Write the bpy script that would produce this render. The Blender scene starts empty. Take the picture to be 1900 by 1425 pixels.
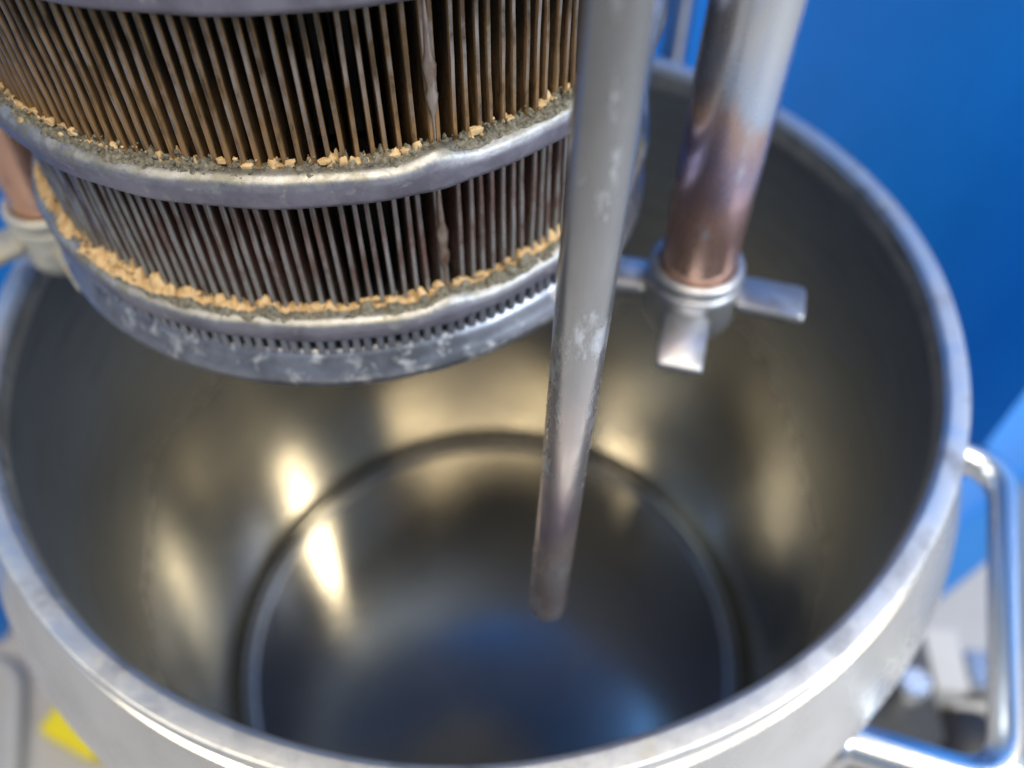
import bpy, math, random
from mathutils import Vector, Matrix, noise
random.seed(7)
PI = math.pi
rad = math.radians
scene = bpy.context.scene
col = scene.collection

# ------------------------------------------------------------------ camera
cam_data = bpy.data.cameras.new('camera')
cam = bpy.data.objects.new('camera', cam_data); col.objects.link(cam)
F_PX, PITCH, ROLL = 1623.7, 0.90274, -0.0023
CAM = Vector((0.01592, -0.25889, 0.26238))
f_ = Vector((0, math.cos(PITCH), -math.sin(PITCH))); r_ = Vector((1, 0, 0)); u_ = r_.cross(f_)
r2 = r_ * math.cos(ROLL) + u_ * math.sin(ROLL); u2 = -r_ * math.sin(ROLL) + u_ * math.cos(ROLL)
M = Matrix((r2, u2, -f_)).transposed().to_4x4(); M.translation = CAM
cam.matrix_world = M
cam_data.sensor_width = 36.0
cam_data.lens = F_PX / 1900 * 36.0
cam_data.clip_start = 0.005; cam_data.clip_end = 100
cam_data.dof.use_dof = True
cam_data.dof.focus_distance = 0.190
cam_data.dof.aperture_fstop = 6.8
scene.camera = cam

# ------------------------------------------------------------------ light: a dim workshop, lamps overhead and to the right
world = bpy.data.worlds.new('World'); scene.world = world; world.use_nodes = True
bg = world.node_tree.nodes['Background']
bg.inputs[0].default_value = (0.52, 0.71, 1.0, 1); bg.inputs[1].default_value = 0.44

def area(name, loc, target, sx, sy, energy, color):
    l = bpy.data.lights.new(name, 'AREA'); l.shape = 'RECTANGLE'; l.size = sx; l.size_y = sy
    l.energy = energy; l.color = color
    o = bpy.data.objects.new(name, l); col.objects.link(o); o.location = loc
    o.rotation_euler = (Vector(target) - Vector(loc)).to_track_quat('-Z', 'Y').to_euler()
    return o
area('ceiling_lamp_right', (1.289, -0.023, 2.024), (0, 0, 0), 0.20, 0.40, 14, (1.0, 0.86, 0.62))
area('ceiling_lamp_front', (0.203, -0.955, 2.193), (0, 0, 0), 1.00, 0.26, 36, (1.0, 0.92, 0.79))
area('ceiling_lamp_left', (-1.139, -0.605, 2.024), (0, 0, 0), 0.50, 0.26, 18, (1.0, 0.84, 0.58))
area('glow_softbox', (0.146, -1.393, 1.949), (0, 0, 0), 2.00, 0.26, 12, (1.0, 0.8, 0.5))  # added softbox behind the camera, for the gold glow inside the vat
area('window_light', (1.65, -1.05, 0.95), (0, 0.1, 0), 0.8, 0.9, 42, (0.82, 0.91, 1.0))

scene.view_settings.view_transform = 'Standard'
scene.view_settings.look = 'None'
scene.view_settings.exposure = 0.1
scene.view_settings.gamma = 1.0
scene.cycles.max_bounces = 14
scene.cycles.glossy_bounces = 10
scene.cycles.sample_clamp_indirect = 6.0
scene.cycles.use_denoising = True

# ------------------------------------------------------------------ materials
def nodes_of(name):
    m = bpy.data.materials.new(name); m.use_nodes = True
    nt = m.node_tree
    return m, nt, nt.nodes['Principled BSDF']

def tex_noise(nt, scale, detail=5, rough=0.55, vec=None, dist=0.0):
    n = nt.nodes.new('ShaderNodeTexNoise'); n.inputs['Scale'].default_value = scale
    n.inputs['Detail'].default_value = detail; n.inputs['Roughness'].default_value = rough
    n.inputs['Distortion'].default_value = dist
    if vec: nt.links.new(vec, n.inputs['Vector'])
    return n.outputs['Fac']

def rng(nt, val, a, b, c=0.0, d=1.0):
    n = nt.nodes.new('ShaderNodeMapRange'); n.inputs[1].default_value = a; n.inputs[2].default_value = b
    n.inputs[3].default_value = c; n.inputs[4].default_value = d
    nt.links.new(val, n.inputs[0]); return n.outputs[0]

def mix(nt, fac, a, b):
    n = nt.nodes.new('ShaderNodeMix'); n.data_type = 'RGBA'
    if isinstance(fac, float): n.inputs[0].default_value = fac
    else: nt.links.new(fac, n.inputs[0])
    for i, v in ((6, a), (7, b)):
        if isinstance(v, tuple): n.inputs[i].default_value = (*v, 1)
        else: nt.links.new(v, n.inputs[i])
    return n.outputs[2]

def mathn(nt, op, a, b=None):
    n = nt.nodes.new('ShaderNodeMath'); n.operation = op
    for i, v in ((0, a), (1, b)):
        if v is None: continue
        if isinstance(v, (int, float)): n.inputs[i].default_value = v
        else: nt.links.new(v, n.inputs[i])
    return n.outputs[0]

def coords(nt, scale=(1, 1, 1)):
    tc = nt.nodes.new('ShaderNodeTexCoord'); mp = nt.nodes.new('ShaderNodeMapping')
    mp.inputs['Scale'].default_value = scale
    nt.links.new(tc.outputs['Object'], mp.inputs[0]); return mp.outputs[0]

def bump(nt, p, h, strength, dist=0.0005):
    b = nt.nodes.new('ShaderNodeBump'); b.inputs['Strength'].default_value = strength
    b.inputs['Distance'].default_value = dist
    nt.links.new(h, b.inputs['Height']); nt.links.new(b.outputs[0], p.inputs['Normal'])

def metal(name, base, r0, r1, stain=None, scale=120, lo=.52, hi=.62, stretch=(1, 1, 1), bmp=0.15, metallic=1.0, stain2=None):
    m, nt, p = nodes_of(name)
    v = coords(nt, stretch)
    n1 = tex_noise(nt, scale, 6, .6, v)
    n2 = tex_noise(nt, scale * 6, 4, .6, v)
    c = base
    if stain is not None:
        c = mix(nt, rng(nt, n1, lo, hi), base, stain)
    if stain2 is not None:
        n3 = tex_noise(nt, scale * 2.3, 6, .65, v, .4)
        c = mix(nt, rng(nt, n3, .56, .66), c, stain2)
    if isinstance(c, tuple): p.inputs['Base Color'].default_value = (*c, 1)
    else: nt.links.new(c, p.inputs['Base Color'])
    p.inputs['Metallic'].default_value = metallic
    nt.links.new(rng(nt, n1, .3, .7, r0, r1), p.inputs['Roughness'])
    if bmp: bump(nt, p, n2, bmp, .0004)
    return m

def paint(name, base, rough, var=0.85, scale=8, bmp=.05, coat=0.0):
    m, nt, p = nodes_of(name)
    v = coords(nt)
    n1 = tex_noise(nt, scale, 6, .6, v)
    c = mix(nt, rng(nt, n1, .3, .7), tuple(x * var for x in base), base)
    nt.links.new(c, p.inputs['Base Color'])
    nt.links.new(rng(nt, n1, .3, .7, rough, rough + .12), p.inputs['Roughness'])
    p.inputs['Coat Weight'].default_value = coat
    if bmp: bump(nt, p, tex_noise(nt, scale * 30, 3, .5, v), bmp, .0006)
    return m

MAT = {}
def vat_wall_material():
    m, nt, p = nodes_of('polished_vat_steel')
    tc = nt.nodes.new('ShaderNodeTexCoord')
    sep = nt.nodes.new('ShaderNodeSeparateXYZ'); nt.links.new(tc.outputs['Object'], sep.inputs[0])
    v = coords(nt, (1, 1, .35)); vb = coords(nt, (1, 1, 14))
    n1 = tex_noise(nt, 9, 6, .6, v); n2 = tex_noise(nt, 22, 5, .65, vb)
    # brushed zone towards the top (object z runs from the vat's foot), polished below
    zz = mathn(nt, 'ADD', sep.outputs['Z'], rng(nt, n1, .3, .7, -.03, .03))
    br = rng(nt, zz, .21, .38)
    c = mix(nt, rng(nt, n1, .45, .7), (.34, .325, .285), (.27, .255, .225))
    c = mix(nt, br, c, (.35, .39, .44))  # cool tint towards the top: blue reflection put into the colour
    c = mix(nt, mathn(nt, 'MULTIPLY', rng(nt, n2, .5, .68), .5), c, (.20, .20, .19))
    nt.links.new(c, p.inputs['Base Color']); p.inputs['Metallic'].default_value = .95
    r = mathn(nt, 'ADD', rng(nt, br, 0, 1, .11, .44), rng(nt, n2, .35, .65, 0, .025))
    nt.links.new(r, p.inputs['Roughness'])
    return m
MAT['vat_inner'] = vat_wall_material()
MAT['vat_floor'] = metal('polished_floor_steel', (.62, .61, .58), .13, .20, (.53, .52, .49), 10, .45, .7, (1, 1, 1), .02, .96)
MAT['vat_rim'] = metal('worn_rim_steel', (.72, .72, .72), .38, .58, (.36, .37, .40), 42, .50, .66, (1, 1, 1), .35, 1.0, (.78, .75, .68))
MAT['vat_jacket'] = metal('satin_jacket_steel', (.80, .80, .80), .18, .32, (.66, .65, .63), 18, .42, .7, (1, 1, 1), .08)
MAT['handle'] = metal('handle_steel', (.70, .70, .70), .20, .30, (.62, .61, .60), 30, .5, .7, (1, 1, 1), .02)
def band_material():
    m, nt, p = nodes_of('band_steel')
    v = coords(nt); geo = nt.nodes.new('ShaderNodeNewGeometry')
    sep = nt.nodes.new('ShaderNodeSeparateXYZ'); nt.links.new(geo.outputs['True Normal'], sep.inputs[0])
    n1 = tex_noise(nt, 70, 6, .6, v); n2 = tex_noise(nt, 420, 5, .65, v); n3 = tex_noise(nt, 160, 6, .65, v, .5)
    c = mix(nt, rng(nt, n1, .42, .62), (.27, .26, .315), (.18, .17, .215))
    c = mix(nt, rng(nt, n3, .58, .68), c, (.36, .355, .375))
    # upper faces are lighter grey and dusted with residue
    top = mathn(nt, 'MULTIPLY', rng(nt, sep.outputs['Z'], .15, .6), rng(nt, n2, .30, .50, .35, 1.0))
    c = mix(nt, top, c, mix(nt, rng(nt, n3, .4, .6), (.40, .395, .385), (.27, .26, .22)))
    nt.links.new(c, p.inputs['Base Color']); p.inputs['Metallic'].default_value = .85
    nt.links.new(rng(nt, n2, .3, .7, .40, .62), p.inputs['Roughness'])
    bump(nt, p, n2, .3, .0005)
    return m
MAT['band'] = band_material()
MAT['flange'] = metal('stained_flange_steel', (.31, .32, .365), .34, .52, (.16, .17, .195), 60, .45, .62, (1, 1, 1), .15, .9, (.68, .67, .66))
MAT['core'] = metal('dark_core', (.02, .016, .012), .45, .65, (.012, .010, .009), 80, .4, .6, (1, 1, 1), .1, .1)
MAT['bead'] = metal('weld_bead_steel', (.34, .28, .24), .35, .5, (.16, .10, .07), 140, .45, .6, (1, 1, .5), .3, .7)
MAT['plate'] = metal('pale_plate_steel', (.60, .58, .54), .4, .55, (.45, .42, .37), 50, .45, .65, (1, 1, 1), .1, .35)  # made pale and matte, standing in for bounce light on the underside
MAT['nut'] = metal('nut_steel', (.46, .46, .48), .40, .55, (.30, .29, .285), 60, .5, .65, (1, 1, 1), .10, .95, (.52, .48, .42))
MAT['nut_caked'] = metal('caked_nut_steel', (.52, .51, .46), .45, .65, (.60, .42, .22), 45, .55, .66, (1, 1, 1), .25, .45, (.66, .64, .58))
MAT['dark'] = paint('dark_iron', (.03, .032, .034), .5)
MAT['rubber'] = paint('black_rubber', (.018, .018, .02), .45)
MAT['pale'] = paint('pale_grey_paint', (.50, .48, .46), .45)
MAT['yellow'] = paint('yellow_plastic', (.80, .66, .01), .4)
MAT['hose'] = paint('pale_hose', (.44, .43, .42), .5)
MAT['blue'] = paint('blue_machine_paint', (.006, .27, .86), .42, .78, 4, .05)
MAT['head'] = paint('head_paint', (.08, .15, .24), .5, .6, 9, .05)
MAT['blue_edge'] = paint('blue_edge_paint', (.008, .16, .47), .45, .85, 6, .03)
MAT['floor'] = paint('pale_floor', (.46, .44, .425), .55, .8, 6, .1)
MAT['post'] = metal('post_steel', (.5, .52, .55), .25, .35, (.4, .42, .45), 40)

def slat_material(name, dark, brown, edge_a, edge_b, grey, tan, tan_h):
    m, nt, p = nodes_of(name)
    tc = nt.nodes.new('ShaderNodeTexCoord')
    oi = nt.nodes.new('ShaderNodeObjectInfo')
    sep = nt.nodes.new('ShaderNodeSeparateXYZ'); nt.links.new(tc.outputs['Object'], sep.inputs[0])
    mp = nt.nodes.new('ShaderNodeMapping'); mp.inputs['Scale'].default_value = (1, 1, .22)
    nt.links.new(tc.outputs['Object'], mp.inputs[0])
    add = nt.nodes.new('ShaderNodeVectorMath'); add.operation = 'ADD'
    cmb = nt.nodes.new('ShaderNodeCombineXYZ'); nt.links.new(oi.outputs['Random'], cmb.inputs[0]); nt.links.new(oi.outputs['Random'], cmb.inputs[2])
    nt.links.new(mp.outputs[0], add.inputs[0]); nt.links.new(cmb.outputs[0], add.inputs[1])
    v = add.outputs[0]
    mp2 = nt.nodes.new('ShaderNodeMapping'); mp2.inputs['Scale'].default_value = (.6, .6, 1.9); nt.links.new(v, mp2.inputs[0]); v2 = mp2.outputs[0]
    n1 = tex_noise(nt, 260, 6, .65, v); n2 = tex_noise(nt, 700, 4, .6, v); n3 = tex_noise(nt, 150, 5, .6, v2)
    # pigment film on the sides, thicker where it settled
    c = mix(nt, mathn(nt, 'MULTIPLY', rng(nt, n1, .36, .62), rng(nt, sep.outputs['Z'], tan_h * 2.0, 0.0, .25, 1.0)), dark, brown)
    # outer edge (local x is radial): pigment with bare metal rubbed free in patches
    edge = rng(nt, sep.outputs['X'], -.0010, -.0002)
    ec = mix(nt, rng(nt, n1, .40, .60), edge_a, edge_b)
    bare = rng(nt, n3, .44, .60, 0, .6)
    bare = mathn(nt, 'MULTIPLY', bare, mathn(nt, 'MULTIPLY', rng(nt, sep.outputs['Z'], tan_h * .3, tan_h * .8, .25, 1.0), rng(nt, sep.outputs['Z'], tan_h * 1.6, tan_h * 1.1, .35, 1.0)))
    ec = mix(nt, bare, ec, grey)
    c = mix(nt, edge, c, ec)
    # the two corners of the outer edge get a highlight painted in, broken by noise
    ay = mathn(nt, 'ABSOLUTE', sep.outputs['Y'])
    crn = mathn(nt, 'MULTIPLY', mathn(nt, 'MULTIPLY', edge, rng(nt, ay, .00028, .00048)), rng(nt, n3, .35, .55, .15, 1.0))
    c = mix(nt, crn, c, tan)
    tanf = mathn(nt, 'MULTIPLY', rng(nt, sep.outputs['Z'], tan_h, tan_h * .2), rng(nt, n2, .35, .6))
    c = mix(nt, mathn(nt, 'MULTIPLY', tanf, rng(nt, edge, 0, 1, .35, 1.0)), c, tan)
    nt.links.new(c, p.inputs['Base Color'])
    nt.links.new(mathn(nt, 'MULTIPLY', mathn(nt, 'MULTIPLY', edge, bare), .8), p.inputs['Metallic'])
    nt.links.new(rng(nt, n2, .35, .65, .18, .45), p.inputs['Roughness'])
    bump(nt, p, n2, .35, .0004)
    return m
MAT['slat_up'] = slat_material('slat_brown_stained', (.016, .014, .012), (.062, .035, .015), (.026, .017, .010), (.085, .049, .022), (.36, .35, .36), (.26, .145, .055), .026)
MAT['slat_low'] = slat_material('slat_red_stained', (.050, .025, .020), (.095, .055, .045), (.060, .026, .020), (.115, .058, .046), (.36, .35, .37), (.24, .25, .23), .020)

def residue_material():
    m, nt, p = nodes_of('dried_residue')
    at = nt.nodes.new('ShaderNodeAttribute'); at.attribute_name = 'tan'
    v = coords(nt)
    n1 = tex_noise(nt, 900, 6, .65, v); n2 = tex_noise(nt, 260, 5, .6, v)
    grey = mix(nt, rng(nt, n1, .35, .65), (.050, .045, .033), (.21, .19, .14))
    tan = mix(nt, rng(nt, n2, .35, .65), (.42, .27, .12), (.60, .42, .22))
    c = mix(nt, rng(nt, at.outputs['Fac'], .3, .7), grey, tan)
    nt.links.new(c, p.inputs['Base Color']); p.inputs['Roughness'].default_value = .85
    bump(nt, p, n1, .5, .0005)
    return m
MAT['residue'] = residue_material()

def tint_material(name, stops, span, seed, patch, patch_lo=.56, rough=(.22, .4)):
    """heat-tinted steel: colour bands along the length (object z), broken up by noise"""
    m, nt, p = nodes_of(name)
    tc = nt.nodes.new('ShaderNodeTexCoord')
    sep = nt.nodes.new('ShaderNodeSeparateXYZ'); nt.links.new(tc.outputs['Object'], sep.inputs[0])
    mp = nt.nodes.new('ShaderNodeMapping'); mp.inputs['Location'].default_value = (seed, seed * 2, 0); mp.inputs['Scale'].default_value = (1, 1, .35)
    nt.links.new(tc.outputs['Object'], mp.inputs[0]); v = mp.outputs[0]
    n1 = tex_noise(nt, 60, 5, .6, v); n2 = tex_noise(nt, 130, 6, .65, v); n3 = tex_noise(nt, 500, 4, .6, v)
    z = mathn(nt, 'ADD', rng(nt, sep.outputs['Z'], 0, span), rng(nt, n1, .3, .7, -.12, .12))
    cr = nt.nodes.new('ShaderNodeValToRGB'); nt.links.new(z, cr.inputs[0])
    els = cr.color_ramp.elements
    els[0].position = stops[0][0]; els[0].color = (*stops[0][1], 1)
    els[1].position = stops[-1][0]; els[1].color = (*stops[-1][1], 1)
    for pos, c in stops[1:-1]:
        e = els.new(pos); e.color = (*c, 1)
    c = mix(nt, rng(nt, n2, patch_lo, patch_lo + .08), cr.outputs[0], patch)
    nt.links.new(c, p.inputs['Base Color'])
    p.inputs['Metallic'].default_value = .85
    nt.links.new(rng(nt, n2, .3, .7, rough[0], rough[1]), p.inputs['Roughness'])
    bump(nt, p, n3, .1, .0004)
    return m
MAT['column'] = tint_material('heat_tinted_column', [(0, (.70, .47, .37)), (.14, (.60, .37, .32)), (.32, (.36, .30, .42)), (.46, (.52, .38, .36)), (.58, (.50, .58, .74)), (.75, (.62, .64, .68)), (1, (.60, .61, .65))], .14, 3.1, (.60, .64, .72), .60, (.18, .34))
MAT['column2'] = tint_material('copper_tinted_column', [(0, (.66, .40, .28)), (.4, (.55, .32, .26)), (1, (.5, .48, .48))], .2, 8.3, (.45, .27, .22))
MAT['probe'] = tint_material('stained_probe_steel', [(0, (.68, .63, .62)), (.10, (.62, .50, .46)), (.20, (.44, .36, .42)), (.30, (.56, .50, .50)), (.45, (.40, .405, .42)), (.7, (.27, .275, .285)), (1, (.31, .315, .325))], .3, 5.7, (.70, .74, .80), .585, (.17, .32))

# ------------------------------------------------------------------ mesh helpers (world coordinates in, parented out)
def world_of(o):
    p = Vector((0, 0, 0))
    while o is not None:
        p += o.location; o = o.parent
    return p

def mk(name, verts, faces, mat, parent=None, smooth=35):
    off = world_of(parent)
    me = bpy.data.meshes.new(name)
    me.from_pydata([tuple(Vector(v) - off) for v in verts], [], faces)
    me.update()
    if smooth:
        me.shade_smooth(); me.set_sharp_from_angle(angle=rad(smooth))
    me.materials.append(mat)
    o = bpy.data.objects.new(name, me); col.objects.link(o); o.parent = parent
    return o

def thing(name, label, cat, loc, group=None):
    o = bpy.data.objects.new(name, None); o.empty_display_size = .02; col.objects.link(o)
    o.location = loc; o['label'] = label; o['category'] = cat; o['kind'] = 'thing'
    if group: o['group'] = group
    return o

def lathe(profile, c=(0, 0), n=192, closed=True, fn=None):
    """profile: (r, z) loop; fn(az, r, z) -> (r, z) lets a ring vary round its axis"""
    vs, fs = [], []; m = len(profile)
    for i in range(n):
        a = 2 * PI * i / n
        for r, z in profile:
            if fn: r, z = fn(a, r, z)
            vs.append((c[0] + r * math.cos(a), c[1] + r * math.sin(a), z))
    for i in range(n):
        j = (i + 1) % n
        for k in range(m if closed else m - 1):
            l = (k + 1) % m
            fs.append((i * m + k, j * m + k, j * m + l, i * m + l))
    return vs, fs

def rounded(profile, r=.0012, k=4):
    """round every corner of a closed (r, z) loop"""
    out = []; n = len(profile)
    for i in range(n):
        p = Vector(profile[i]); a = Vector(profile[i - 1]); b = Vector(profile[(i + 1) % n])
        da = (a - p); db = (b - p); q = min(r, da.length * .45, db.length * .45)
        s = p + da.normalized() * q; e = p + db.normalized() * q
        for t in range(k + 1):
            t /= k
            out.append(tuple(s * (1 - t) ** 2 + p * 2 * t * (1 - t) + e * t * t))
    return out

def tube(path, r, n=24, caps=True):
    vs, fs = [], []
    path = [Vector(p) for p in path]; m = len(path)
    prev = None
    for i, p in enumerate(path):
        t = ((path[i + 1] if i < m - 1 else p) - (path[i - 1] if i else p)).normalized()
        if prev is None:
            a = t.cross(Vector((0, 0, 1)))
            if a.length < .1: a = t.cross(Vector((1, 0, 0)))
        else: a = prev - t * prev.dot(t)
        a.normalize(); b = t.cross(a); prev = a
        rr = r[i] if isinstance(r, (list, tuple)) else r
        for k in range(n):
            w = 2 * PI * k / n
            vs.append(p + a * rr * math.cos(w) + b * rr * math.sin(w))
    for i in range(m - 1):
        for k in range(n):
            l = (k + 1) % n
            fs.append((i * n + k, i * n + l, (i + 1) * n + l, (i + 1) * n + k))
    if caps:
        fs.append(tuple(range(n))[::-1]); fs.append(tuple((m - 1) * n + k for k in range(n)))
    return vs, fs

def prism(poly, z0, z1, bev=.0008):
    """extruded polygon with a small bevel on its top and bottom edges"""
    n = len(poly); cx = sum(p[0] for p in poly) / n; cy = sum(p[1] for p in poly) / n
    def inset(p):
        d = Vector((cx - p[0], cy - p[1])); L = d.length
        return (p[0] + d.x / L * bev, p[1] + d.y / L * bev) if L else p
    ins = [inset(p) for p in poly]
    vs = [(*p, z0) for p in ins] + [(*p, z0 + bev) for p in poly] + [(*p, z1 - bev) for p in poly] + [(*p, z1) for p in ins]
    fs = [tuple(range(n))[::-1], tuple(3 * n + k for k in range(n))]
    for lay in range(3):
        for k in range(n):
            l = (k + 1) % n
            fs.append((lay * n + k, lay * n + l, (lay + 1) * n + l, (lay + 1) * n + k))
    return vs, fs

def round_rect(x0, y0, x1, y1, r, k=4):
    pts = []
    for cx, cy, a0 in ((x1 - r, y1 - r, 0), (x0 + r, y1 - r, 90), (x0 + r, y0 + r, 180), (x1 - r, y0 + r, 270)):
        for i in range(k + 1):
            a = rad(a0 + 90 * i / k); pts.append((cx + r * math.cos(a), cy + r * math.sin(a)))
    return pts

def xf(vs, loc, rz):
    c, s = math.cos(rz), math.sin(rz)
    return [(loc[0] + v[0] * c - v[1] * s, loc[1] + v[0] * s + v[1] * c, loc[2] + v[2]) for v in vs]

# ------------------------------------------------------------------ setting
FZ = -0.60
fl = mk('floor', [(-4, -4, FZ), (4, -4, FZ), (4, 4, FZ), (-4, 4, FZ)], [(0, 1, 2, 3)], MAT['floor'], None, 0)
fl['kind'] = 'structure'; fl['label'] = 'pale pinkish grey workshop floor'

# blue machine: upright housing behind the vat, plinth legs on the floor, head above the basket
mh = thing('machine_housing', 'bright blue painted machine housing rising behind the steel vat', 'machine', (0.0, .62, FZ))
def box_part(name, x0, y0, z0, x1, y1, z1, mat, parent, r=.01, rz=0, loc=None, bev=.004):
    cx, cy = (x0 + x1) / 2, (y0 + y1) / 2
    v, f = prism(round_rect(x0 - cx, y0 - cy, x1 - cx, y1 - cy, r), z0, z1, bev)
    return mk(name, xf(v, (cx, cy, 0) if loc is None else loc, rz), f, mat, parent)
box_part('body', -1.3, .3135, FZ + .002, .95, .95, 1.15, MAT['blue'], mh)
# plinth at the right: its edge runs back to the right
a0 = rad(34)
v, f = [], []
prof = [(0, 0), (0, .012), (.034, .080), (.060, .080), (.060, 0)]   # distance behind the edge, height
P0 = Vector((.44, .115)); dirv = Vector((math.cos(a0), math.sin(a0))); nrm = Vector((-math.sin(a0), math.cos(a0)))
for t in (-.06, .45):
    for d, h in prof:
        q = P0 + dirv * t + nrm * d; v.append((q.x, q.y, FZ + .001 + h))
k = len(prof)
f = [tuple(range(k)), tuple(range(2 * k - 1, k - 1, -1))] + [(i, k + i, k + (i + 1) % k, (i + 1) % k) for i in range(k)]
mk('plinth', v, f, MAT['blue_edge'], mh, 20)
q0 = P0 + dirv * -.055 + nrm * .036; q1 = P0 + dirv * .40 + nrm * .036
arc = [(.372 - .16 * (1 - math.cos(t * PI / 32)) * 1.0 + 0, .313 - .16 * (1 - math.sin(t * PI / 32))) for t in range(0, 17)]
poly = [(q0.x, q0.y), (q1.x, q1.y), (.86, .3130)] + [(x, y) for x, y in reversed(arc)]
mk('side_body', *prism(poly, FZ + .0015, .25, .003), MAT['blue'], mh, 60)
box_part('plinth', -1.1, .085, FZ + .001, -.50, .3130, FZ + .10, MAT['blue'], mh, .01)
box_part('head', -.30, -.175, .42, .22, .3130, .80, MAT['head'], mh, .03)

post = thing('steel_post', 'thin grey steel post standing behind the back rim of the vat', 'post', (.121, .262, FZ))
mk('tube', *tube([(.121, .262, FZ + .012), (.121, .262, 0), (.121, .262, .4195)], .0088, 28), MAT['post'], post)
mk('foot_plate', *prism([(.121 + .026 * math.cos(i * PI / 12), .262 + .026 * math.sin(i * PI / 12)) for i in range(24)], FZ + .001, FZ + .012, .002), MAT['post'], post)

# ------------------------------------------------------------------ vat
vat = thing('steel_vat', 'open jacketed stainless steel vat with worn rim, under the slotted basket', 'vat', (0, 0, -.449))
ZB = -.386
KR, KZ = .0065, .0070                       # knuckle radius where wall turns into floor
inner = [(.1893, -.003), (.1893, -.006), (.1893, -.20), (.1893, ZB + KZ + .004), (.1893, ZB + KZ + .0015)] + [(.1893 - KR + KR * math.cos(t * PI / 24), ZB + KZ - KZ * math.sin(t * PI / 24)) for t in range(0, 13)]
# thin wall: inner face then a shell 1.5 mm behind it
prof = inner + [(.1800, ZB - .003), (.1880, ZB - .002), (.1908, ZB + .004), (.1915, ZB + .02), (.1915, -.003)]
mk('inner_wall', *lathe(prof, n=256), MAT['vat_inner'], vat, 60)
fp = [(0.0005, ZB), (.10, ZB), (.1765, ZB), (.1778, ZB), (.1788, ZB + .0007), (.1803, ZB + .0011), (.1818, ZB + .0007), (.1826, ZB + .0002), (.1826, ZB - .006), (.0005, ZB - .006)]
mk('floor_plate', *lathe(fp, n=200), MAT['vat_floor'], vat, 40)
def rim_fn(a, r, z):
    return r + .0004 * math.sin(3 * a + 1) + .0002 * math.sin(11 * a), z + .0003 * math.sin(5 * a)
mk('rim', *lathe(rounded([(.1886, -.012), (.1888, -.0016), (.1908, .0004), (.1972, .0008), (.1980, .0000), (.1981, -.0080), (.1945, -.012)], .0006), n=256, fn=rim_fn), MAT['vat_rim'], vat, 50)
jk = [(.1950, -.0110), (.1990, -.0120), (.2050, -.0280), (.2110, -.0440), (.2136, -.0505), (.2146, -.0555), (.2146, -.0600), (.2140, -.0640), (.2140, -.425), (.2120, -.440), (.2050, -.449), (.001, -.449), (.001, -.445), (.203, -.445), (.2085, -.435), (.2100, -.425), (.2100, -.06), (.1950, -.0150)]
mk('jacket', *lathe(jk, n=256), MAT['vat_jacket'], vat, 30)
# handle: a horizontal U of round bar at the right front
HZ = -.110
G1 = Vector((.2650, -.0190, HZ)); G2 = Vector((.2130, -.1720, HZ))
A1 = Vector((.2125, -.0010, HZ)); A2 = Vector((.1500, -.1510, HZ))
def fillet_path(pts, r, k=10):
    out = [pts[0]]
    for i in range(1, len(pts) - 1):
        p = pts[i]; a = (pts[i - 1] - p).normalized(); b = (pts[i + 1] - p).normalized()
        s = p + a * r; e = p + b * r
        for t in range(k + 1):
            t /= k; out.append(s * (1 - t) ** 2 + p * 2 * t * (1 - t) + e * t * t)
    out.append(pts[-1]); return out
hd = mk('handle', *tube(fillet_path([A1, G1, G2, A2], .024), .0086, 28), MAT['handle'], vat, 50)
for A, G in ((A1, G1), (A2, G2)):
    d = (G - A).normalized()
    mk('weld_collar', *tube([A - d * .001, A + d * .0022, A + d * .0042], [.0120, .0116, .0090], 28), MAT['handle'], hd, 50)

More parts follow.
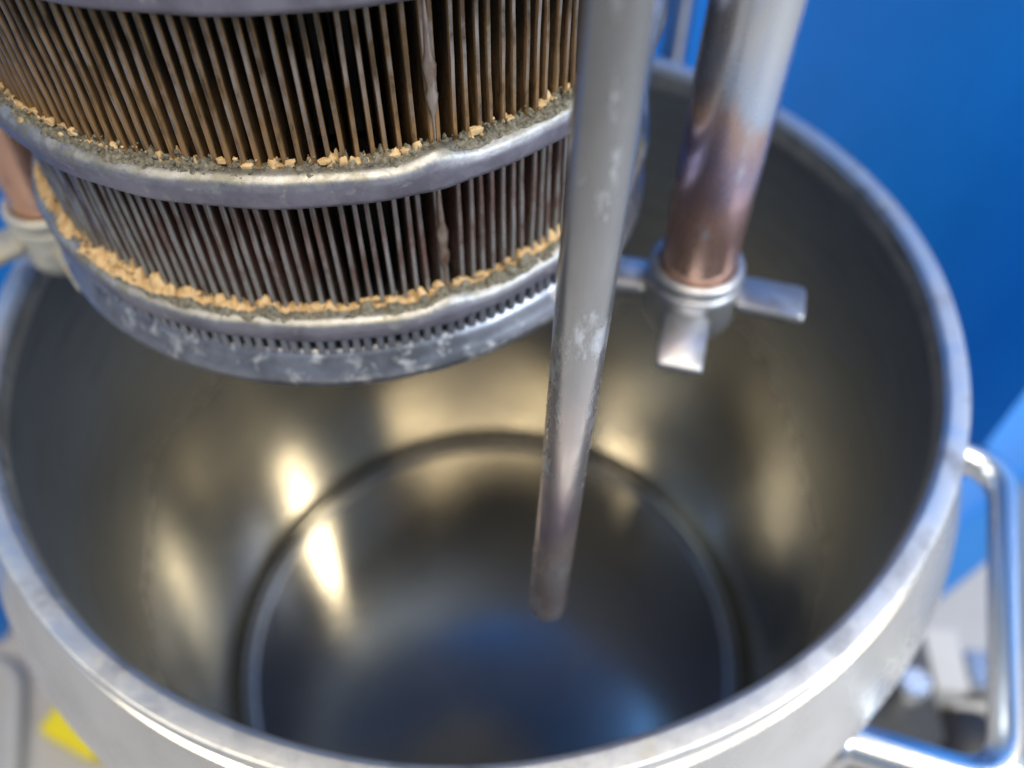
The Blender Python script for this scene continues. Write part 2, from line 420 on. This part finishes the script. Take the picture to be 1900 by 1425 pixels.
# trolley below the vat: dark tray, arms and casters, one pale bracket caster shows at the right
tr = thing('vat_trolley', 'dark iron trolley tray carrying the steel vat', 'trolley', (0, 0, FZ))
mk('tray', *lathe(rounded([(.02, -.4495), (.235, -.4495), (.240, -.457), (.235, -.465), (.02, -.465)], .003), n=96), MAT['dark'], tr)
for az in (-4, 116, 236):
    a = rad(az); ca, sa = math.cos(a), math.sin(a)
    v, f = prism(round_rect(.20, -.030, .352, .030, .012), -.4645, -.4505, .002)
    arm = mk('arm', xf([(x, y, z - .001) for x, y, z in v], (0, 0, 0), a), f, MAT['dark'], tr)
    bx = .326
    bolt = tube([(bx * ca, bx * sa, -.4525), (bx * ca, bx * sa, -.425), (bx * ca, bx * sa, -.4245), (bx * ca, bx * sa, -.408), (bx * ca, bx * sa, -.405)], [.008, .008, .0125, .0125, .010], 20)
    mk('bolt', *bolt, MAT['handle'], arm)
    v, f = prism(round_rect(.322, -.026, .366, .026, .006), FZ + .03, -.4660, .002)
    mk('leg', xf(v, (0, 0, 0), a), f, MAT['dark'], tr)
    fk = None
    v, f = prism(round_rect(.432, .046, .468, .082, .004), FZ + .012, -.530, .003)
    mk('lock_block', xf(v, (0, 0, 0), a), f, MAT['post'], tr)
    for x0, x1, y0, y1, z1 in ((.3865, .418, .034, .092, -.508), (.3665, .470, -.060, -.044, -.548), (.4182, .470, .0345, .0415, -.555)):
        v, f = prism(round_rect(x0, y0, x1, y1, .003), FZ + .012, z1, .002)
        mk('fork', xf(v, (0, 0, 0), a), f, MAT['pale'], tr)
    v, f = prism(round_rect(.3664, -.0395, .385, .0355, .003), FZ + .012, -.545, .002)
    mk('fork_back', xf(v, (0, 0, 0), a), f, MAT['pale'], tr)
    cc = Vector((.424 * ca, .424 * sa, FZ + .036)); ax2 = Vector((-sa, ca, 0))
    wv, wf = tube([cc + ax2 * t for t in (-.034, -.028, -.015, 0, .015, .028, .033)], [.012, .026, .033, .0352, .033, .026, .012], 40)
    wh = mk('wheel', wv, wf, MAT['rubber'], tr, 60)
    hc = cc + Vector((ca, sa, 0)) * .024 + Vector((0, 0, .030)) + ax2 * .012
    mk('hub', *lathe(rounded([(.0005, hc.z - .006), (.0100, hc.z - .006), (.0095, hc.z + .004), (.0005, hc.z + .005)], .002), (hc.x, hc.y), 24), MAT['handle'], wh)

yb = thing('yellow_block', 'bright yellow plastic block on the pale floor left of the vat', 'block', (-.390, -.002, FZ))
v, f = prism(round_rect(-.032, -.020, .032, .020, .008), FZ + .001, FZ + .028, .004)
mk('body', xf(v, (-.390, -.002, 0), rad(-24)), f, MAT['yellow'], yb)
v, f = prism(round_rect(-.024, -.013, .024, .013, .005), FZ + .0285, FZ + .031, .001)
mk('lid', xf(v, (-.390, -.002, 0), rad(-24)), f, MAT['yellow'], yb)
hs = mk('hose', *tube(fillet_path([Vector((-.62, .066, FZ + .013)), Vector((-.474, .060, FZ + .013)), Vector((-.442, -.05, FZ + .013)), Vector((-.43, -.35, FZ + .013))], .03), .009, 20), MAT['hose'])
hs['label'] = 'pale grey hose lying on the floor at lower left'; hs['category'] = 'hose'

# ------------------------------------------------------------------ basket
BC = (-.0385, -.0055)           # axis
RB = .100
SEAM = rad(-67.0)               # where bands and cages are welded shut
NS = 186
bk = thing('milling_basket', 'round slotted steel milling basket caked with tan residue, hanging over the vat', 'basket', (BC[0], BC[1], .066))

def adiff(a, b):
    return (a - b + PI) % (2 * PI) - PI
def ring_fn(ztop, amp):
    def fn(a, r, z):
        d = adiff(a, SEAM)
        g = math.exp(-(d / .055) ** 2); s = 1 / (1 + math.exp(-d / .02)) * math.exp(-max(d, 0) / .5)
        w = max(0, min(1, (z - ztop + .006) / .006))
        z2 = z + amp * g * w + .0004 * math.sin(7 * a) * w
        r2 = r + (.0009 * g - .0006 * s * w) + .00025 * math.sin(9 * a + 1) + .0002 * math.sin(23 * a)
        return r2, z2
    return fn

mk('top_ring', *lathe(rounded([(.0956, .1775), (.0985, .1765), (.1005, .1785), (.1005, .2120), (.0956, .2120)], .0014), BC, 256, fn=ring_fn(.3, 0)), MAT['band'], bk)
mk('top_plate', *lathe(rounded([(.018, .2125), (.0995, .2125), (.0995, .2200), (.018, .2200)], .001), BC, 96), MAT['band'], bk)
mk('shaft_tube', *lathe(rounded([(.012, .2205), (.024, .2205), (.024, .4195), (.012, .4195)], .001), BC, 64), MAT['post'], bk)

# bands: a strap with a rounded upper edge
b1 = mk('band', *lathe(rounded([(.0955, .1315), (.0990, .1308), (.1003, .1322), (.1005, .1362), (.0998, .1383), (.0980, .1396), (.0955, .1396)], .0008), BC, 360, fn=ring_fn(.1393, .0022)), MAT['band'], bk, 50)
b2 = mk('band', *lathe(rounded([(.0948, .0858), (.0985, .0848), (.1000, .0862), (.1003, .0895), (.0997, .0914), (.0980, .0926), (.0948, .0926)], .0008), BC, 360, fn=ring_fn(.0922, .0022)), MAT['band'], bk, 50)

def flange_fn(a, r, z):
    return r + .0002 * noise.noise(Vector((math.cos(a) * 9, math.sin(a) * 9, z * 40))), z + .0003 * noise.noise(Vector((math.cos(a) * 14, math.sin(a) * 14, 3)))
mk('base_flange', *lathe(rounded([(.0860, .0785), (.0968, .0795), (.0984, .0775), (.0994, .0742), (.1003, .0722), (.1009, .0700), (.1006, .0678), (.0990, .0662), (.0860, .0655)], .0009), BC, 360, fn=flange_fn), MAT['flange'], bk, 50)
mk('base_plate', *lathe(rounded([(.0180, .0660), (.0855, .0660), (.0855, .0720), (.0180, .0720)], .001), BC, 96), MAT['plate'], bk)

# slot ring between lower band and flange: recessed dark wall, teeth standing in front of it
sr = mk('slot_ring', *lathe([(.0880, .0787), (.0942, .0787), (.0942, .0857), (.0880, .0857)], BC, 128), MAT['core'], bk)
def small_block(w0, w1, depth, h, wob, nz=3):
    vs, fs = [], []
    for i in range(nz + 1):
        z = h * i / nz; o = wob * random.uniform(-1, 1)
        vs += [(o * .5, -w0 / 2 * .7, z), (-.0003 + o * .5, -w0 / 2, z), (-depth, -w1 / 2, z), (-depth, w1 / 2, z), (-.0003 + o * .5, w0 / 2, z), (o * .5, w0 / 2 * .7, z)]
    for i in range(nz):
        for k in range(6):
            l = (k + 1) % 6
            fs.append((i * 6 + k, i * 6 + l, (i + 1) * 6 + l, (i + 1) * 6 + k))
    fs += [tuple(range(6))[::-1], tuple(nz * 6 + k for k in range(6))]
    return vs, fs
def meshes(name, mat, count, *args):
    out = []
    for i in range(count):
        vs, fs = small_block(*args)
        me = bpy.data.meshes.new(name); me.from_pydata(vs, [], fs); me.update(); me.shade_smooth(); me.set_sharp_from_angle(angle=rad(40)); me.materials.append(mat); out.append(me)
    return out
def facing(a):
    return abs(adiff(a, rad(-82))) < rad(100)
def ring_of(name, variants, parent, r, z, n, phase, seam=False, jitter=.0):
    """single pieces on the side one can see; those round the back in one mesh"""
    off = world_of(parent); vb, fb = [], []
    for i in range(n):
        a = phase + 2 * PI * i / n
        if seam and abs(adiff(a, SEAM)) < PI / n * 1.01: a = SEAM - rad(.42) if adiff(a, SEAM) < 0 else SEAM + rad(.42)
        a += random.uniform(-1, 1) * jitter
        rr = r + random.uniform(-1, 1) * .00015
        me = random.choice(variants)
        p = Vector((BC[0] + rr * math.cos(a), BC[1] + rr * math.sin(a), z))
        if facing(a):
            o = bpy.data.objects.new(name, me); col.objects.link(o); o.parent = parent
            o.location = p - off; o.rotation_euler = (random.gauss(0, .007), random.gauss(0, .002), a + random.uniform(-.06, .06))
        else:
            b = len(vb); c, s = math.cos(a), math.sin(a)
            vb += [(p.x + v.co.x * c - v.co.y * s, p.y + v.co.x * s + v.co.y * c, p.z + v.co.z) for v in me.vertices]
            fb += [tuple(b + q for q in pl.vertices) for pl in me.polygons]
    if vb:
        o = mk(name + '_row', vb, fb, variants[0].materials[0], parent, 40); o['kind'] = 'stuff'
ring_of('tooth', meshes('tooth', MAT['flange'], 5, 0.0021, .0018, .0045, .0070, .0003, 2), sr, .0981, .0788, NS, .004, jitter=.004)

# cages
ph = SEAM + PI / NS
for zb, h, r, mat, lab in ((.1345, .0445, .0951, MAT['slat_up'], 'tall cage of brown stained slats'), (.0872, .0455, .0944, MAT['slat_low'], 'lower cage of reddish slats')):
    cg = mk('slat_cage', *lathe(rounded([(.0740, zb), (.0770, zb), (.0770, zb + h), (.0740, zb + h)], .0003), BC, 128), MAT['core'], bk)
    cg['label'] = lab
    ring_of('slat', meshes('slat', mat, 8, .00112, .0009, .0160, h, .00035, 7), cg, r, zb, NS, ph, seam=True, jitter=.0022)
    # weld bead bridging the two seam slats
    vs, fs = [], []
    zz = [zb + h * t for t in (.16, .3, .36, .42, .46, .52, .58, .64, .9)]
    rr = [.0003, .0004, .0012, .0015, .0010, .0014, .0016, .0009, .0003]
    bead = tube([(BC[0] + (r + .0001) * math.cos(SEAM), BC[1] + (r + .0001) * math.sin(SEAM), z) for z in zz], rr, 12)
    mk('weld_bead', *bead, MAT['bead'], cg, 60)

# residue caked on the ledges
def residue(parent, r_in, r_out, z_led, height, tan_fn, seed, lump_p, crumbs, cs, N=1500, Mx=12):
    vs, fs, tan = [], [], []
    for i in range(N):
        a = 2 * PI * i / N; s = a * .097 * 1000       # arc length, mm
        g = math.exp(-(adiff(a, SEAM) / .055) ** 2)
        edge = .0010 * noise.noise(Vector((s * .18, seed, 0))) + .0005 * noise.noise(Vector((s * .8, seed, 4)))
        for k in range(Mx):
            t = k / (Mx - 1)                          # 0 at the slats, 1 at the strap edge
            r = r_in + (r_out + edge - r_in) * t
            x = s * cs; y = t * 4.7 * cs
            d, pts = noise.voronoi(Vector((x, y, seed)))
            cell = noise.cell(Vector((pts[0][0] * 7.1, pts[0][1] * 7.1, seed)))
            crack = min(1, (d[1] - d[0]) * 3.0)
            hgt = height(a, t) * (.55 + .45 * cell) * (.35 + .65 * crack)
            hgt += .0005 * noise.noise(Vector((s * 1.3, t * 5, seed)))
            if k == Mx - 1: hgt = -.0004
            vs.append((BC[0] + r * math.cos(a), BC[1] + r * math.sin(a), z_led + .0018 * g * t + hgt)); tan.append(tan_fn(a, t, cell, s))
    for i in range(N):
        j = (i + 1) % N
        for k in range(Mx - 1):
            fs.append((i * Mx + k, i * Mx + k + 1, j * Mx + k + 1, j * Mx + k))
    # lumps: one tan lump packed into most gaps, smaller crumbs in front
    def lump(a, r, z, sa, sr_, sz, tv, sd):
        b = len(vs); ca, sn = math.cos(a), math.sin(a)
        rows, seg = 5, 8
        for i in range(rows + 1):
            th = PI * i / rows
            for k in range(seg):
                ph_ = 2 * PI * k / seg
                d = Vector((math.sin(th) * math.cos(ph_), math.sin(th) * math.sin(ph_), math.cos(th)))
                # squarish lump, chipped by noise
                d = Vector([math.copysign(abs(q) ** .5, q) for q in d]) * (1 + .45 * noise.noise(d * 1.3 + Vector((sd, sd * .7, 0))))
                rad_, tan_, up = d.x * sr_, d.y * sa, d.z * sz
                vs.append((BC[0] + (r + rad_) * ca - tan_ * sn, BC[1] + (r + rad_) * sn + tan_ * ca, z + up)); tan.append(tv)
        for i in range(rows):
            for k in range(seg):
                l = (k + 1) % seg
                fs.append((b + i * seg + k, b + (i + 1) * seg + k, b + (i + 1) * seg + l, b + i * seg + l))
    for i in range(NS):
        a = SEAM + 2 * PI * i / NS
        if random.random() < lump_p(a):
            lump(a + random.uniform(-.006, .006), r_in + random.uniform(.0012, .0022), z_led + height(a, .1) * random.uniform(.15, .6), random.uniform(.0006, .0021), random.uniform(.0005, .0012), random.uniform(.0003, .0008), .9, i * 3.7 + seed)
    for i in range(crumbs):
        a = random.uniform(-PI, PI); t = random.random()
        q = .00013 + .00040 * random.random() ** 3
        tv = .9 if random.random() < lump_p(a) * (.30 if t < .6 else .10) else .05
        lump(a, r_in + .0010 + (r_out - r_in - .0016) * t, z_led + height(a, t) * random.uniform(.5, .9), q * random.uniform(.7, 1.5), q, q * random.uniform(.7, 1.2), tv, i * 1.3)
    o = mk('residue', vs, fs, MAT['residue'], parent, 45)
    at = o.data.attributes.new('tan', 'FLOAT', 'POINT'); at.data.foreach_set('value', tan)
    o['kind'] = 'stuff'
    return o
def h1(a, t):
    return .0032 * (1 - t) ** .7 + .0004
def t1(a, t, cell, s):
    n = noise.noise(Vector((s * .09, 2.2, t * 1.5)))
    return (.75 if cell > .62 else .2) * (1 if t < .55 else .35) + .35 * n + (.25 if adiff(a, rad(-130)) < 0 and t < .5 else 0)
rs = residue(b1, .0935, .0985, .1392, h1, t1, 1.7, lambda a: .55 + (.4 if adiff(a, rad(-128)) < 0 else 0) + .9 * noise.noise(Vector((a * 5, 1, 0))), 750, .55); rs['label'] = 'crumbly grey and tan dried residue'
def h2(a, t):
    left = max(0, min(1, -adiff(a, rad(-100)) / .6))
    return (.0042 + .0012 * left) * (1 - t ** 2.2) + .0003
def t2(a, t, cell, s):
    left = max(0, min(1, -adiff(a, rad(-95)) / .5))
    lim = .52 + .4 * left + .12 * noise.noise(Vector((s * .12, 5, 0)))
    return .95 if t < lim else .05
rs = residue(b2, .0928, .0985, .0923, h2, t2, 5.3, lambda a: .35 + .9 * noise.noise(Vector((a * 6, 7, 0))), 160, .26); rs['label'] = 'cracked tan cake of dried residue'

# ------------------------------------------------------------------ columns with wing nuts
def column(x, y, mat, label, wing0):
    c = thing('support_column', label, 'column', (x, y, .038), 'support columns beside the basket')
    mk('rod', *lathe([(.0135, .036), (.0135, .12), (.0135, .25), (.0135, .4195), (.001, .4195), (.001, .036)], (x, y), 64), mat, c)
    return c
def nut(x, y, label, wing0, mat):
    n = thing('wing_nut', label, 'wing nut', (x, y, .012), 'wing nuts on the column ends')
    mk('barrel', *lathe(rounded([(.0005, .0352), (.0150, .0352), (.0174, .0335), (.0174, .0170), (.0155, .0120), (.0005, .0120)], .0015), (x, y), 64), mat, n, 50)
    mk('collar', *lathe(rounded([(.0140, .0358), (.0170, .0358), (.0176, .0375), (.0170, .0398), (.0154, .0408), (.0140, .0402)], .0008), (x, y), 64), mat, n, 50)
    for k in range(4):
        v, f = prism(round_rect(.0165, -.0082, .0415, .0082, .0020, 4), .0250, .0290, .0009)
        cx = .03
        tilt = rad(-2)
        v = [(p[0], p[1], p[2] + (p[0] - .018) * math.sin(tilt)) for p in v]
        mk('wing', xf(v, (x, y, 0), rad(wing0 + 90 * k)), f, mat, n, 50)
RX, RY = .0838, -.0262
LX, LY = -.1655, .010
column(RX, RY, MAT['column'], 'heat tinted pink and silver round column right of the basket', -10)
nut(RX, RY, 'dull steel wing nut under the column right of the basket', -14, MAT['nut'])
column(LX, LY, MAT['column2'], 'copper brown round column at the left edge behind the basket', -10)
nut(LX, LY, 'pale steel wing nut under the column left of the basket', -52, MAT['nut_caked'])

# ------------------------------------------------------------------ probe rod in front (leans a little)
PT = Vector((.0274, -.1368, -.0129)); PD = Vector((.019, -.014, 1.0)).normalized()
pr = thing('probe_rod', 'long thin grey steel probe rod hanging in front of the basket', 'rod', PT)
st = [(0, .0004), (.0001, .0040), (.0007, .0050), (.0018, .0055), (.004, .00575), (.06, .00575), (.12, .00575), (.20, .00575), (.30, .00575), (.432, .00575)]
v, f = tube([PT + PD * d for d, _ in st], [q for _, q in st], 48)
mk('rod', v, f, MAT['probe'], pr, 50)
